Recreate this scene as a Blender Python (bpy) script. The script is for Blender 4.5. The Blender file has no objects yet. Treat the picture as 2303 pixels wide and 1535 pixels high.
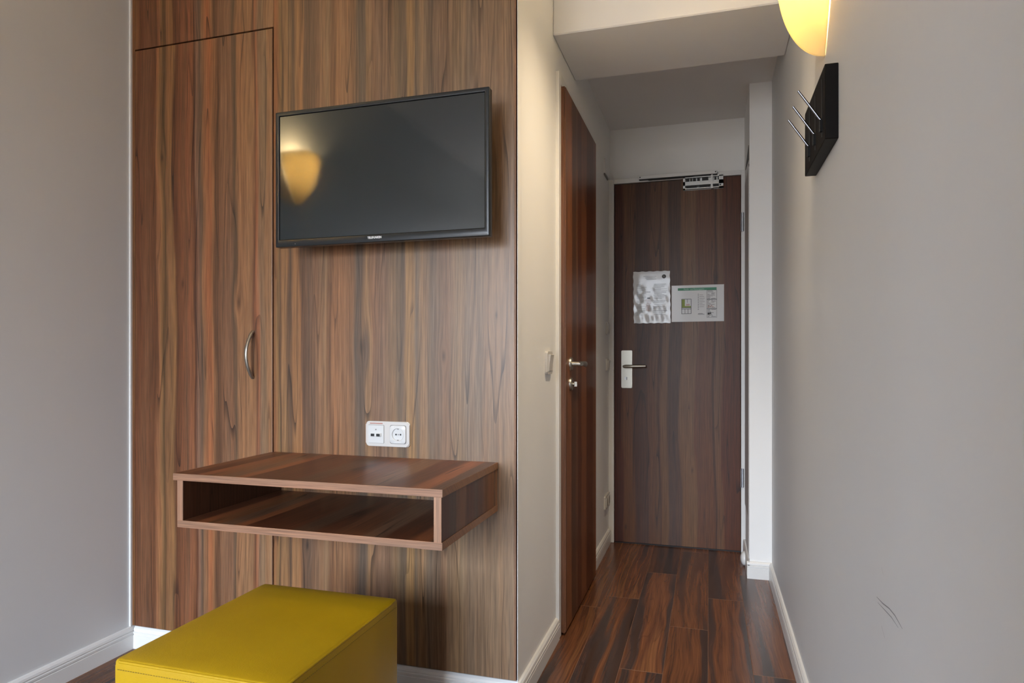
import bpy, bmesh, math, random
from mathutils import Vector, Matrix
random.seed(7)
scene = bpy.context.scene
C = scene.collection

# ------------------------------------------------------------------ camera
cam_d = bpy.data.cameras.new('camera')
cam_d.sensor_width = 36.0
cam_d.lens = 1484.0 / 2303.0 * 36.0
cam_d.shift_y = 36.7 / 2303.0
cam_d.clip_start = 0.02
cam = bpy.data.objects.new('camera', cam_d)
cam.location = (0, 0, 1.025)
cam.rotation_euler = (math.pi / 2, 0, 0.29)
C.objects.link(cam)
scene.camera = cam

# ------------------------------------------------------------------ view, world, lights
scene.view_settings.view_transform = 'Standard'
scene.view_settings.look = 'None'
scene.view_settings.gamma = 1.0
scene.view_settings.exposure = 0.48
scene.view_settings.use_curve_mapping = False

world = bpy.data.worlds.new('world')
scene.world = world
world.use_nodes = True
wt = world.node_tree; bg = wt.nodes['Background']
# overcast daylight: darker street and houses low down, bright sky from a few degrees above the horizon
wtc = wt.nodes.new('ShaderNodeTexCoord'); wsep = wt.nodes.new('ShaderNodeSeparateXYZ'); wt.links.new(wtc.outputs['Generated'], wsep.inputs[0])
wr_ = wt.nodes.new('ShaderNodeValToRGB'); wmap = wt.nodes.new('ShaderNodeMapRange')
wmap.inputs[1].default_value = -0.2; wmap.inputs[2].default_value = 0.6
wt.links.new(wsep.outputs[2], wmap.inputs[0]); wt.links.new(wmap.outputs[0], wr_.inputs[0])
we = wr_.color_ramp.elements
we[0].position = 0.20; we[0].color = (0.16, 0.16, 0.16, 1); we[1].position = 0.62; we[1].color = (0.85, 1.0, 1.22, 1)
m_ = we.new(0.36); m_.color = (0.52, 0.56, 0.62, 1)
wt.links.new(wr_.outputs[0], bg.inputs[0])
bg.inputs[1].default_value = SKY = 34.0
pl = bpy.data.lights.new('window_portal', 'AREA'); pl.shape = 'RECTANGLE'; pl.size = 1.46; pl.size_y = 1.70; pl.cycles.is_portal = True
po = bpy.data.objects.new('window_portal', pl); po.location = (-1.05, -2.66, 1.43); po.rotation_euler = (math.pi / 2, 0, 0); C.objects.link(po)
SC_RIGHT, SC_LEFT = 16.0, 26.0    # sconce bulbs, watts
# added fill spot at the mouth of the hall, brightens the hall wall
sp = bpy.data.lights.new('hall_fill_spot', 'SPOT'); sp.energy = 74; sp.color = (1.0, 0.80, 0.55)
sp.spot_size = math.radians(68); sp.spot_blend = 1.0; sp.shadow_soft_size = 0.045
spo = bpy.data.objects.new('hall_fill_spot', sp); spo.location = (0.10, 1.72, 2.615)
spo.rotation_euler = (Vector((-0.53, 2.55, 0.30)) - spo.location).to_track_quat('-Z', 'Y').to_euler(); C.objects.link(spo)

# ------------------------------------------------------------------ dimensions (metres)
XL, YW, XC, XR = -1.959, 1.8495, -0.5348, 0.2789
YD, YE, YB = 3.678, 3.72, -2.6
ZC, ZH = 2.64, 2.303

# ------------------------------------------------------------------ helpers
def sl(c):
    return tuple(((v / 255.0) / 12.92 if v / 255.0 <= 0.04045 else ((v / 255.0 + 0.055) / 1.055) ** 2.4) for v in c) + (1.0,)

def box(bm, x0, x1, y0, y1, z0, z1):
    vs = [bm.verts.new((x, y, z)) for x in (x0, x1) for y in (y0, y1) for z in (z0, z1)]
    for f in ((0, 1, 3, 2), (4, 6, 7, 5), (0, 4, 5, 1), (2, 3, 7, 6), (0, 2, 6, 4), (1, 5, 7, 3)):
        bm.faces.new([vs[i] for i in f])
    return bm

def B(*boxes):
    bm = bmesh.new()
    for b in boxes: box(bm, *b)
    return bm

def bevel(bm, w, seg=2):
    bmesh.ops.remove_doubles(bm, verts=bm.verts[:], dist=1e-6)
    bmesh.ops.bevel(bm, geom=bm.edges[:], offset=w, segments=seg, profile=0.5, affect='EDGES')
    return bm

def prism(bm, pts, axis, a, b):
    """extrude a closed 2D outline (u,v) along axis from a to b"""
    def P(u, v, w):
        return {'x': (w, u, v), 'y': (u, w, v), 'z': (u, v, w)}[axis]
    A = [bm.verts.new(P(u, v, a)) for u, v in pts]; Bv = [bm.verts.new(P(u, v, b)) for u, v in pts]
    n = len(pts)
    bm.faces.new(A); bm.faces.new(Bv[::-1])
    for i in range(n): bm.faces.new((A[i], A[(i + 1) % n], Bv[(i + 1) % n], Bv[i]))
    return bm

def rrect(x0, x1, y0, y1, r, n=6):
    pts = []
    for cx, cy, a0 in ((x1 - r, y1 - r, 0), (x0 + r, y1 - r, 90), (x0 + r, y0 + r, 180), (x1 - r, y0 + r, 270)):
        for i in range(n + 1):
            a = math.radians(a0 + 90 * i / n); pts.append((cx + r * math.cos(a), cy + r * math.sin(a)))
    return pts

def circle(cx, cy, r, n=32, ry=None):
    return [(cx + r * math.cos(2 * math.pi * i / n), cy + (ry or r) * math.sin(2 * math.pi * i / n)) for i in range(n)]

def tube(bm, pts, rads, n=12, flat=1.0, up=Vector((0, 0, 1))):
    pts = [Vector(p) for p in pts]
    if not hasattr(rads, '__len__'): rads = [rads] * len(pts)
    rings = []
    for i, p in enumerate(pts):
        t = (pts[min(i + 1, len(pts) - 1)] - pts[max(i - 1, 0)]).normalized()
        s = t.cross(up)
        if s.length < 1e-4: s = t.cross(Vector((1, 0, 0)))
        s.normalize(); w = s.cross(t).normalized()
        rings.append([bm.verts.new(p + (s * math.cos(2 * math.pi * k / n) * flat + w * math.sin(2 * math.pi * k / n)) * rads[i]) for k in range(n)])
    for a, b in zip(rings, rings[1:]):
        for k in range(n): bm.faces.new((a[k], a[(k + 1) % n], b[(k + 1) % n], b[k]))
    bm.faces.new(rings[0][::-1]); bm.faces.new(rings[-1])
    return bm

def finish(bm, name, mat, smooth=None):
    bmesh.ops.recalc_face_normals(bm, faces=bm.faces[:])
    me = bpy.data.meshes.new(name); bm.to_mesh(me); bm.free()
    for m in (mat if isinstance(mat, (list, tuple)) else [mat]): me.materials.append(m)
    if smooth is not None:
        for p in me.polygons: p.use_smooth = True
        me.update()
        try: me.set_sharp_from_angle(angle=math.radians(smooth))
        except Exception: pass
    return me

def obj(name, bm, mat, parent=None, label=None, smooth=None, base=None):
    """mesh object; geometry is given in room coordinates"""
    me = finish(bm, name, mat, smooth)
    o = bpy.data.objects.new(name, me); C.objects.link(o)
    if parent is not None:
        o.parent = parent
        o.matrix_parent_inverse = ROOTM[parent.name].inverted()
        ROOTM[o.name] = Matrix()
    else:
        ROOTM[o.name] = Matrix()
        if base:
            b = Vector(base); me.transform(Matrix.Translation(-b)); o.location = b
            ROOTM[o.name] = Matrix.Translation(b)
    if label: o['label'] = label
    return o
ROOTM = {}

def struct(name, bm, mat, parent=None, smooth=None):
    o = obj(name, bm, mat, parent, None, smooth)
    o['kind'] = 'structure'
    return o

def thing(name, label, cat, base, group=None, kind=None):
    o = bpy.data.objects.new(name, None); o.empty_display_size = 0.05
    o.location = base; C.objects.link(o)
    ROOTM[o.name] = Matrix.Translation(Vector(base))
    if kind: o['kind'] = kind
    if label: o['label'] = label
    if cat: o['category'] = cat
    if group: o['group'] = group
    return o

def text_mesh(s, size, loc, rot, mat, name, parent, depth=0.0003, bold=0.0, width=None, spacing=1.0):
    cu = bpy.data.curves.new('txt', 'FONT'); cu.body = s; cu.size = size; cu.extrude = depth
    cu.offset = bold; cu.align_x = 'CENTER'; cu.align_y = 'CENTER'; cu.space_character = spacing
    t = bpy.data.objects.new('txt', cu); C.objects.link(t)
    dg = bpy.context.evaluated_depsgraph_get()
    me = bpy.data.meshes.new_from_object(t.evaluated_get(dg))
    bpy.data.objects.remove(t)
    me.name = name
    if width:
        xs = [v.co.x for v in me.vertices]; k = width / (max(xs) - min(xs)); me.transform(Matrix.Diagonal((k, 1, 1, 1)))
    me.transform(Matrix.Translation(Vector(loc)) @ rot)
    me.materials.clear(); me.materials.append(mat)
    o = bpy.data.objects.new(name, me); C.objects.link(o)
    o.parent = parent; o.matrix_parent_inverse = ROOTM[parent.name].inverted(); ROOTM[o.name] = Matrix()
    return o

# ------------------------------------------------------------------ materials
class NT:
    def __init__(s, name):
        s.m = bpy.data.materials.new(name); s.m.use_nodes = True
        s.t = s.m.node_tree; s.b = s.t.nodes['Principled BSDF']; s.L = s.t.links
    def n(s, typ, **kw):
        nd = s.t.nodes.new(typ)
        for k, v in kw.items(): setattr(nd, k, v)
        return nd
    def put(s, inp, v):
        if hasattr(v, 'is_output') or isinstance(v, bpy.types.NodeSocket): s.L.new(v, inp)
        else: inp.default_value = v
    def math(s, op, a, b=0.0, c=0.0, clamp=False):
        nd = s.n('ShaderNodeMath', operation=op); nd.use_clamp = clamp
        s.put(nd.inputs[0], a); s.put(nd.inputs[1], b)
        if op in ('MULTIPLY_ADD', 'COMPARE', 'SMOOTH_MIN'): s.put(nd.inputs[2], c)
        return nd.outputs[0]
    def vec(s, x, y, z):
        nd = s.n('ShaderNodeCombineXYZ')
        for i, v in enumerate((x, y, z)): s.put(nd.inputs[i], v)
        return nd.outputs[0]
    def noise(s, v, scale=1.0, detail=2.0, rough=0.5):
        nd = s.n('ShaderNodeTexNoise'); s.put(nd.inputs['Vector'], v)
        nd.inputs['Scale'].default_value = scale; nd.inputs['Detail'].default_value = detail
        nd.inputs['Roughness'].default_value = rough
        return nd.outputs['Fac']
    def remap(s, v, a, b, c, d):
        nd = s.n('ShaderNodeMapRange'); s.put(nd.inputs[0], v)
        for i, x in enumerate((a, b, c, d)): nd.inputs[i + 1].default_value = x
        return nd.outputs[0]
    def mixc(s, f, a, b, mode='MIX'):
        nd = s.n('ShaderNodeMix', data_type='RGBA', blend_type=mode)
        s.put(nd.inputs[0], f); s.put(nd.inputs[6], a); s.put(nd.inputs[7], b)
        return nd.outputs[2]
    def bump(s, h, strength=0.2, dist=0.001):
        nd = s.n('ShaderNodeBump'); nd.inputs['Strength'].default_value = strength
        nd.inputs['Distance'].default_value = dist; s.put(nd.inputs['Height'], h)
        s.L.new(nd.outputs[0], s.b.inputs['Normal'])

def plain(name, col, rough=0.5, metal=0.0, spec=0.5, noise=0.0, nscale=60, bump=0.0, bscale=300, coat=0.0):
    k = NT(name); k.b.inputs['Roughness'].default_value = rough; k.b.inputs['Metallic'].default_value = metal
    k.b.inputs['Specular IOR Level'].default_value = spec
    k.b.inputs['Coat Weight'].default_value = coat
    tc = k.n('ShaderNodeTexCoord').outputs['Object']
    if noise:
        f = k.noise(tc, nscale, 4.0)
        a = tuple(c * (1 - noise) for c in col[:3]) + (1,); b = tuple(min(1, c * (1 + noise)) for c in col[:3]) + (1,)
        k.put(k.b.inputs['Base Color'], k.mixc(f, a, b))
    else: k.b.inputs['Base Color'].default_value = col
    if bump: k.bump(k.noise(tc, bscale, 3.0), bump, 0.001)
    return k.m

def wood(name, bands, u0, u1, A=(1, 1, 0), G=(0, 0, 1), rough=0.36, tint=(1, 1, 1), seed=0.0, warp=0.05, knots=(), bright=1.0, sat=1.0, lines=0.75, spec=0.5, drift=0.05):
    """laminate walnut: colour bands across the grain (u), bent and streaked along it (v)"""
    k = NT(name)
    tc = k.n('ShaderNodeTexCoord').outputs['Object']
    def dot(v):
        nd = k.n('ShaderNodeVectorMath', operation='DOT_PRODUCT'); k.put(nd.inputs[0], tc); nd.inputs[1].default_value = v
        return nd.outputs['Value']
    u, v = dot(A), dot(G)
    w1 = k.noise(k.vec(k.math('MULTIPLY', u, 3.0), k.math('MULTIPLY', v, 1.1), seed), 1, 1.5)
    w2 = k.noise(k.vec(k.math('MULTIPLY', u, 16.0), k.math('MULTIPLY', v, 2.6), seed + 3), 1, 2)
    uu = k.math('ADD', u, k.math('MULTIPLY', k.math('SUBTRACT', w1, 0.5), warp))
    uu = k.math('ADD', uu, k.math('MULTIPLY', k.math('SUBTRACT', w2, 0.5), warp * 0.42))
    kd = None
    for (ku, kv, kr) in knots:
        du = k.math('SUBTRACT', u, ku); dv = k.math('MULTIPLY', k.math('SUBTRACT', v, kv), 0.33)
        d2 = k.math('ADD', k.math('MULTIPLY', du, du), k.math('MULTIPLY', dv, dv))
        e = k.math('POWER', 2.718, k.math('MULTIPLY', d2, -1.0 / (kr * kr)))
        uu = k.math('SUBTRACT', uu, k.math('MULTIPLY', k.math('MULTIPLY', du, e), 0.8))
        e2 = k.math('POWER', 2.718, k.math('MULTIPLY', d2, -1.0 / (kr * kr * 0.08)))
        kd = e2 if kd is None else k.math('ADD', kd, e2)
    # drift the bands sideways with height in patches, so they taper and merge like sliced veneer
    w3 = k.noise(k.vec(k.math('MULTIPLY', u, 2.0), k.math('MULTIPLY', v, 0.9), seed + 31), 1, 1)
    w4 = k.noise(k.vec(k.math('MULTIPLY', u, 30.0), k.math('MULTIPLY', v, 1.4), seed + 37), 1, 2)
    sh_ = k.math('MULTIPLY', k.math('SUBTRACT', w3, 0.5), drift)
    ub = k.math('ADD', k.math('ADD', uu, sh_), k.math('MULTIPLY', k.math('SUBTRACT', w4, 0.5), 0.035))
    fac = k.remap(ub, u0, u1, 0, 1)
    r = k.n('ShaderNodeValToRGB'); k.put(r.inputs[0], fac)
    els = r.color_ramp.elements
    bs = sorted(bands)
    while len(els) < min(len(bs), 32): els.new(0.5)
    for i, (p, c) in enumerate(bs[:32]):
        els[i].position = max(0, min(1, (p - u0) / (u1 - u0)))
        m = sum(c) / 3.0
        els[i].color = sl(tuple(max(0, min(255, (m + (x - m) * sat))) for x in c))
    for i, (p, c) in enumerate(bs[:32]): els[i].position = max(0, min(1, (p - u0) / (u1 - u0)))
    col = r.outputs[0]
    hue = k.noise(k.vec(k.math('MULTIPLY', uu, 55.0), k.math('MULTIPLY', v, 1.8), seed + 7), 1, 4)
    col = k.mixc(k.remap(hue, 0.3, 0.7, 0, 0.7), col, k.mixc(1.0, col, (1.10, 0.94, 0.80, 1), 'MULTIPLY'))
    st = k.noise(k.vec(k.math('MULTIPLY', uu, 170.0), k.math('MULTIPLY', v, 3.5), seed + 11), 1, 3)
    gr = k.noise(k.vec(k.math('MULTIPLY', uu, 520.0), k.math('MULTIPLY', v, 14.0), seed + 13), 1, 2)
    mult = k.math('MULTIPLY', k.remap(st, 0.25, 0.75, 0.66, 1.34), k.remap(gr, 0.2, 0.8, 0.72, 1.26))
    ln = k.noise(k.vec(k.math('MULTIPLY', uu, 11.0), k.math('MULTIPLY', v, 0.45), seed + 17), 1, 1.5)
    fr = k.math('FRACT', k.math('MULTIPLY', ln, 9.0))
    fade = k.noise(k.vec(k.math('MULTIPLY', uu, 20.0), k.math('MULTIPLY', v, 2.0), seed + 23), 1, 1)
    dk = k.math('MULTIPLY', k.remap(fr, 0.0, 0.12, 1.0, 0.0), k.remap(fade, 0.38, 0.58, 0.0, 1.0))
    mult = k.math('MULTIPLY', mult, k.math('SUBTRACT', 1.0, k.math('MULTIPLY', dk, lines)))
    if kd is not None: mult = k.math('MULTIPLY', mult, k.math('SUBTRACT', 1.0, k.math('MULTIPLY', kd, 0.55, clamp=True)))
    mult = k.math('MULTIPLY', mult, bright * 0.80)
    tm = k.vec(k.math('MULTIPLY', mult, tint[0]), k.math('MULTIPLY', mult, tint[1]), k.math('MULTIPLY', mult, tint[2]))
    col = k.mixc(1.0, col, tm, 'MULTIPLY')
    k.put(k.b.inputs['Base Color'], col)
    k.b.inputs['Roughness'].default_value = rough
    k.b.inputs['Specular IOR Level'].default_value = spec
    k.bump(gr, 0.12, 0.0004)
    return k.m

def bandlist(s, off=0.0):
    return [(p + off, c) for p, c in s]

PANEL = bandlist([(-1.372, (150, 100, 68)), (-1.350, (138, 112, 80)), (-1.345, (90, 66, 50)), (-1.335, (152, 117, 87)), (-1.318, (148, 114, 84)),
    (-1.303, (98, 78, 66)), (-1.290, (154, 117, 86)), (-1.264, (150, 112, 82)), (-1.256, (108, 84, 70)), (-1.226, (112, 88, 74)),
    (-1.200, (138, 106, 86)), (-1.165, (148, 118, 94)), (-1.147, (122, 88, 66)), (-1.138, (154, 114, 86)), (-1.072, (142, 108, 84)),
    (-1.050, (104, 90, 82)), (-1.030, (112, 94, 84)), (-1.022, (158, 126, 98)), (-1.000, (140, 110, 92)), (-0.962, (132, 106, 92)),
    (-0.930, (138, 112, 90)), (-0.902, (112, 98, 86)), (-0.893, (120, 100, 88)), (-0.886, (166, 136, 102)), (-0.868, (156, 126, 94)),
    (-0.858, (118, 104, 94)), (-0.833, (154, 126, 102)), (-0.806, (118, 102, 92)), (-0.76, (134, 108, 92)), (-0.713, (146, 124, 104)),
    (-0.68, (134, 116, 104)), (-0.60, (146, 122, 104))], YW)
DOORB = bandlist([(-1.945, (118, 84, 58)), (-1.925, (102, 64, 44)), (-1.895, (112, 78, 58)), (-1.850, (100, 66, 46)), (-1.839, (140, 98, 72)),
    (-1.826, (134, 102, 72)), (-1.812, (90, 68, 46)), (-1.800, (128, 94, 68)), (-1.772, (130, 98, 68)), (-1.763, (92, 58, 38)),
    (-1.735, (116, 76, 54)), (-1.714, (112, 78, 58)), (-1.706, (128, 84, 62)), (-1.690, (124, 84, 60)), (-1.682, (84, 50, 34)),
    (-1.672, (128, 98, 84)), (-1.658, (96, 78, 68)), (-1.648, (132, 98, 74)), (-1.622, (152, 98, 68)), (-1.606, (134, 98, 72)),
    (-1.594, (92, 64, 46)), (-1.575, (124, 92, 72)), (-1.535, (120, 90, 72)), (-1.520, (92, 74, 60)), (-1.510, (142, 106, 80)),
    (-1.455, (142, 108, 82)), (-1.446, (104, 68, 48)), (-1.438, (152, 102, 76)), (-1.425, (130, 106, 88)), (-1.408, (132, 108, 88)),
    (-1.395, (142, 108, 82)), (-1.375, (148, 116, 90))], YW)
ENTRY = bandlist([(-0.505, (92, 50, 32)), (-0.460, (96, 56, 38)), (-0.452, (124, 90, 64)), (-0.395, (120, 88, 62)), (-0.378, (90, 62, 46)),
    (-0.315, (98, 72, 58)), (-0.300, (120, 90, 72)), (-0.258, (122, 94, 74)), (-0.250, (88, 60, 44)), (-0.238, (132, 106, 86)),
    (-0.214, (136, 110, 90)), (-0.205, (98, 78, 70)), (-0.148, (100, 80, 72)), (-0.138, (136, 108, 86)), (-0.070, (138, 112, 90)),
    (-0.058, (118, 84, 66)), (0.020, (124, 90, 70)), (0.034, (80, 56, 44)), (0.042, (130, 102, 84)), (0.070, (128, 100, 82)),
    (0.078, (110, 70, 52)), (0.165, (106, 68, 50))], YD)
def randbands(u0, u1, step, seed, pal):
    r = random.Random(seed); out = []; u = u0
    while u < u1 and len(out) < 31:
        c = r.choice(pal); w = r.uniform(0.4, 1.5) * step
        out.append((u, c)); out.append((min(u + w * 0.8, u1), c)); u += w
    return out[:32]
PAL = [(112, 76, 54), (128, 92, 66), (138, 104, 78), (96, 62, 44), (120, 96, 80), (142, 96, 68), (92, 72, 60)]

m_panel = wood('walnut_panel', PANEL, YW - 1.372, YW - 0.536, seed=1.3, warp=0.03, tint=(0.93, 0.86, 0.67), knots=((YW - 1.043, 1.06, 0.03), (YW - 0.767, 1.03, 0.018), (YW - 1.24, 0.42, 0.018), (YW - 0.60, 1.15, 0.012), (YW - 0.90, 1.62, 0.02)))
m_wdoor = wood('walnut_wardrobe', DOORB, YW - 1.96, YW - 1.36, seed=4.1, warp=0.035, knots=((YW - 1.733, 1.28, 0.02), (YW - 1.503, 1.21, 0.025), (YW - 1.82, 1.72, 0.02)), tint=(1.06, 0.98, 0.78))
m_wtop = wood('walnut_wardrobe_top', DOORB, YW - 1.96, YW - 1.36, seed=9.1, warp=0.06, tint=(1.05, 0.95, 0.74))
m_entry = wood('walnut_entry_door', ENTRY, YD - 0.505, YD + 0.165, seed=12.0, warp=0.035, bright=0.60, spec=0.30, rough=0.42, tint=(1.12, 0.91, 0.70), knots=((YD + 0.037, 1.45, 0.02), (YD - 0.085, 0.42, 0.018), (YD - 0.44, 0.09, 0.02)))
m_bath = wood('walnut_bathroom_door', randbands(2.38 - 0.51, 3.06 - 0.51, 0.07, 5, PAL), 1.86, 2.56, seed=15.0, warp=0.02, bright=0.80, spec=0.35, tint=(1.22, 0.84, 0.58))
m_shelf_top = wood('walnut_shelf_top', randbands(-1.38, -0.58, 0.07, 8, PAL), -1.38, -0.58, A=(1, 0, 0), G=(0, 1, 0), seed=21.0, warp=0.03, tint=(1.12, 0.88, 0.66), bright=0.92, rough=0.40)
m_shelf_side = wood('walnut_shelf_side', randbands(0.7, 1.4, 0.05, 11, PAL), 0.7, 1.4, seed=25.0, warp=0.02, bright=0.85)
m_band = wood('walnut_edge_band', [(0, (156, 118, 92)), (0.4, (146, 108, 84)), (0.7, (160, 122, 94)), (1, (150, 112, 86))], 0.5, 0.8, A=(0, 1, 1), G=(1, 0, 0), seed=30.0, warp=0.01, lines=0.15, rough=0.45)
m_band_v = wood('walnut_edge_band_upright', [(0, (156, 118, 92)), (0.4, (146, 108, 84)), (0.7, (160, 122, 94)), (1, (150, 112, 86))], -2, 2, seed=33.0, warp=0.01, lines=0.15, rough=0.45)
m_dark = plain('dark_board', sl((52, 26, 12)), 0.8)

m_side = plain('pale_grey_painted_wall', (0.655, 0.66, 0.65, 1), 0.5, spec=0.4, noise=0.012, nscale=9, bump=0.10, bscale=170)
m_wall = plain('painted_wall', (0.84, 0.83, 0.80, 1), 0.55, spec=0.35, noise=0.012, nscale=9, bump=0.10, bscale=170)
m_ceil = plain('painted_ceiling', (0.80, 0.78, 0.75, 1), 0.8, spec=0.2, noise=0.01, nscale=12, bump=0.05, bscale=200)
m_trim = plain('white_lacquer', (0.74, 0.73, 0.70, 1), 0.32, noise=0.01, nscale=20)
m_plastic = plain('white_plastic', (0.60, 0.575, 0.535, 1), 0.28, noise=0.005, nscale=40)
m_plastic_w = plain('bright_white_plastic', (0.64, 0.64, 0.62, 1), 0.25, noise=0.005, nscale=40)
m_hole = plain('black_recess', (0.012, 0.011, 0.01, 1), 0.6)
m_grey = plain('grey_plastic', (0.22, 0.21, 0.2, 1), 0.4)
m_chrome = plain('chrome', (0.20, 0.20, 0.22, 1), 0.15, metal=1.0)
m_nickel = plain('satin_nickel', (0.40, 0.375, 0.32, 1), 0.38, metal=1.0, noise=0.04, nscale=200)
m_steel = plain('brushed_aluminium', (0.44, 0.44, 0.43, 1), 0.42, metal=0.85, noise=0.05, nscale=200)
m_zinc = plain('zinc_hinge', (0.45, 0.47, 0.50, 1), 0.4, metal=0.9, noise=0.08, nscale=300)
m_bezel = plain('tv_bezel_plastic', (0.016, 0.018, 0.019, 1), 0.25, spec=0.4)
m_tvback = plain('tv_back_plastic', (0.012, 0.012, 0.013, 1), 0.5)
m_logo = plain('silver_print', (0.75, 0.77, 0.78, 1), 0.4)
m_black = plain('black_stained_wood', (0.0045, 0.0035, 0.003, 1), 0.5, spec=0.15, noise=0.25, nscale=30)
m_blackpin = plain('black_slot', (0.003, 0.003, 0.003, 1), 0.3)
m_ink = plain('black_ink', (0.05, 0.05, 0.05, 1), 0.6)
m_ink2 = plain('grey_ink', (0.20, 0.195, 0.19, 1), 0.6)
m_inkred = plain('red_ink', (0.42, 0.18, 0.14, 1), 0.6)
m_inkgreen = plain('green_ink', (0.03, 0.20, 0.10, 1), 0.5)
m_inkolive = plain('olive_ink', (0.24, 0.30, 0.06, 1), 0.6)
m_pink = plain('pale_pink_ink', (0.66, 0.52, 0.44, 1), 0.6)
m_scuff = plain('grey_scuff', (0.26, 0.26, 0.27, 1), 0.7)

k = NT('tv_glass'); k.b.inputs['IOR'].default_value = 1.72
k.b.inputs['Base Color'].default_value = (0.004, 0.011, 0.014, 1); k.b.inputs['Roughness'].default_value = 0.065
m_screen = k.m

# paper and its clear sleeve
def paper(name, crinkle):
    k = NT(name); tc = k.n('ShaderNodeTexCoord').outputs['Object']
    k.b.inputs['Base Color'].default_value = (0.62, 0.61, 0.59, 1)
    k.b.inputs['Roughness'].default_value = 0.5
    k.b.inputs['Coat Weight'].default_value = 0.3 if crinkle > 0.3 else 0.1
    k.b.inputs['Coat Roughness'].default_value = 0.08
    k.bump(k.noise(tc, 45, 4.0, 0.6), crinkle, 0.004)
    return k.m
m_paper, m_plan = paper('sleeved_paper', 0.32), paper('laminated_paper', 0.12)

# ottoman leather
k = NT('mustard_leather'); tc = k.n('ShaderNodeTexCoord').outputs['Object']
f = k.noise(tc, 5, 4.0)
k.put(k.b.inputs['Base Color'], k.mixc(k.remap(f, 0.3, 0.7, 0, 1), (0.37, 0.218, 0.002, 1), (0.41, 0.25, 0.003, 1)))
k.b.inputs['Roughness'].default_value = 0.45; k.b.inputs['Specular IOR Level'].default_value = 0.35
vo = k.n('ShaderNodeTexVoronoi'); vo.inputs['Scale'].default_value = 420; k.put(vo.inputs['Vector'], tc)
k.bump(k.math('ADD', vo.outputs['Distance'], k.math('MULTIPLY', k.noise(tc, 14, 3), 3.0)), 0.14, 0.0012)
m_leather = k.m
m_thread = plain('olive_thread', (0.19, 0.12, 0.006, 1), 0.7)

# sconce glass: translucent, lit from inside
k = NT('frosted_sconce_glass'); k.t.nodes.remove(k.b)
tr = k.n('ShaderNodeBsdfTranslucent'); tr.inputs[0].default_value = (0.58, 0.49, 0.30, 1)
df = k.n('ShaderNodeBsdfPrincipled'); df.inputs['Base Color'].default_value = (0.80, 0.72, 0.50, 1); df.inputs['Roughness'].default_value = 0.25
em = k.n('ShaderNodeEmission'); em.inputs[0].default_value = (1.0, 0.76, 0.34, 1); em.inputs[1].default_value = 0.08
mx = k.n('ShaderNodeMixShader'); mx.inputs[0].default_value = 0.45
k.L.new(tr.outputs[0], mx.inputs[1]); k.L.new(df.outputs[0], mx.inputs[2])
ad = k.n('ShaderNodeAddShader'); k.L.new(mx.outputs[0], ad.inputs[0]); k.L.new(em.outputs[0], ad.inputs[1])
k.L.new(ad.outputs[0], k.t.nodes['Material Output'].inputs[0])
m_glass = k.m

# floor planks: one mesh, each plank carries its own random shade and offset
k = NT('walnut_floor')
at = k.n('ShaderNodeAttribute'); at.attribute_name = 'plank'
sep = k.n('ShaderNodeSeparateColor'); k.L.new(at.outputs['Color'], sep.inputs[0])
r1, r2, r3 = sep.outputs[0], sep.outputs[1], sep.outputs[2]
tc = k.n('ShaderNodeTexCoord').outputs['Object']
sx = k.n('ShaderNodeSeparateXYZ'); k.L.new(tc, sx.inputs[0])
X = k.math('ADD', sx.outputs[0], k.math('MULTIPLY', r1, 17.0)); Yv = k.math('ADD', sx.outputs[1], k.math('MULTIPLY', r2, 23.0))
w1 = k.noise(k.vec(k.math('MULTIPLY', X, 6.0), k.math('MULTIPLY', Yv, 1.7), 2.0), 1, 2)
uu = k.math('ADD', X, k.math('MULTIPLY', k.math('SUBTRACT', w1, 0.5), 0.055))
b1 = k.noise(k.vec(k.math('MULTIPLY', uu, 15.0), k.math('MULTIPLY', Yv, 0.45), 5.0), 1, 3.5)
rp = k.n('ShaderNodeValToRGB'); k.put(rp.inputs[0], k.remap(b1, 0.25, 0.75, 0, 1))
e = rp.color_ramp.elements
stops = [(0.0, (36, 26, 22)), (0.2, (66, 46, 36)), (0.34, (62, 50, 46)), (0.46, (96, 60, 40)), (0.58, (116, 72, 44)), (0.70, (90, 56, 38)), (0.82, (122, 80, 50)), (1.0, (80, 52, 34))]
while len(e) < len(stops): e.new(0.5)
for i, (p, c) in enumerate(stops): e[i].position = p
for i, (p, c) in enumerate(stops): e[i].position = p; e[i].color = sl(c)
st = k.noise(k.vec(k.math('MULTIPLY', uu, 190.0), k.math('MULTIPLY', Yv, 5.0), 8.0), 1, 3)
ln = k.noise(k.vec(k.math('MULTIPLY', uu, 13.0), k.math('MULTIPLY', Yv, 0.8), 9.0), 1, 1.5)
fr = k.math('FRACT', k.math('MULTIPLY', ln, 12.0))
mult = k.math('MULTIPLY', k.remap(st, 0.25, 0.75, 0.7, 1.25), k.remap(fr, 0.0, 0.14, 0.74, 1.0))
mult = k.math('MULTIPLY', mult, k.math('MULTIPLY_ADD', r3, 0.5, 0.72))
col = k.mixc(1.0, rp.outputs[0], k.vec(mult, mult, mult), 'MULTIPLY')
k.put(k.b.inputs['Base Color'], col); k.b.inputs['Roughness'].default_value = 0.27
k.bump(st, 0.12, 0.0005)
m_floor = k.m
m_joint = plain('plank_bevel', sl((120, 84, 60)), 0.5)

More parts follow.
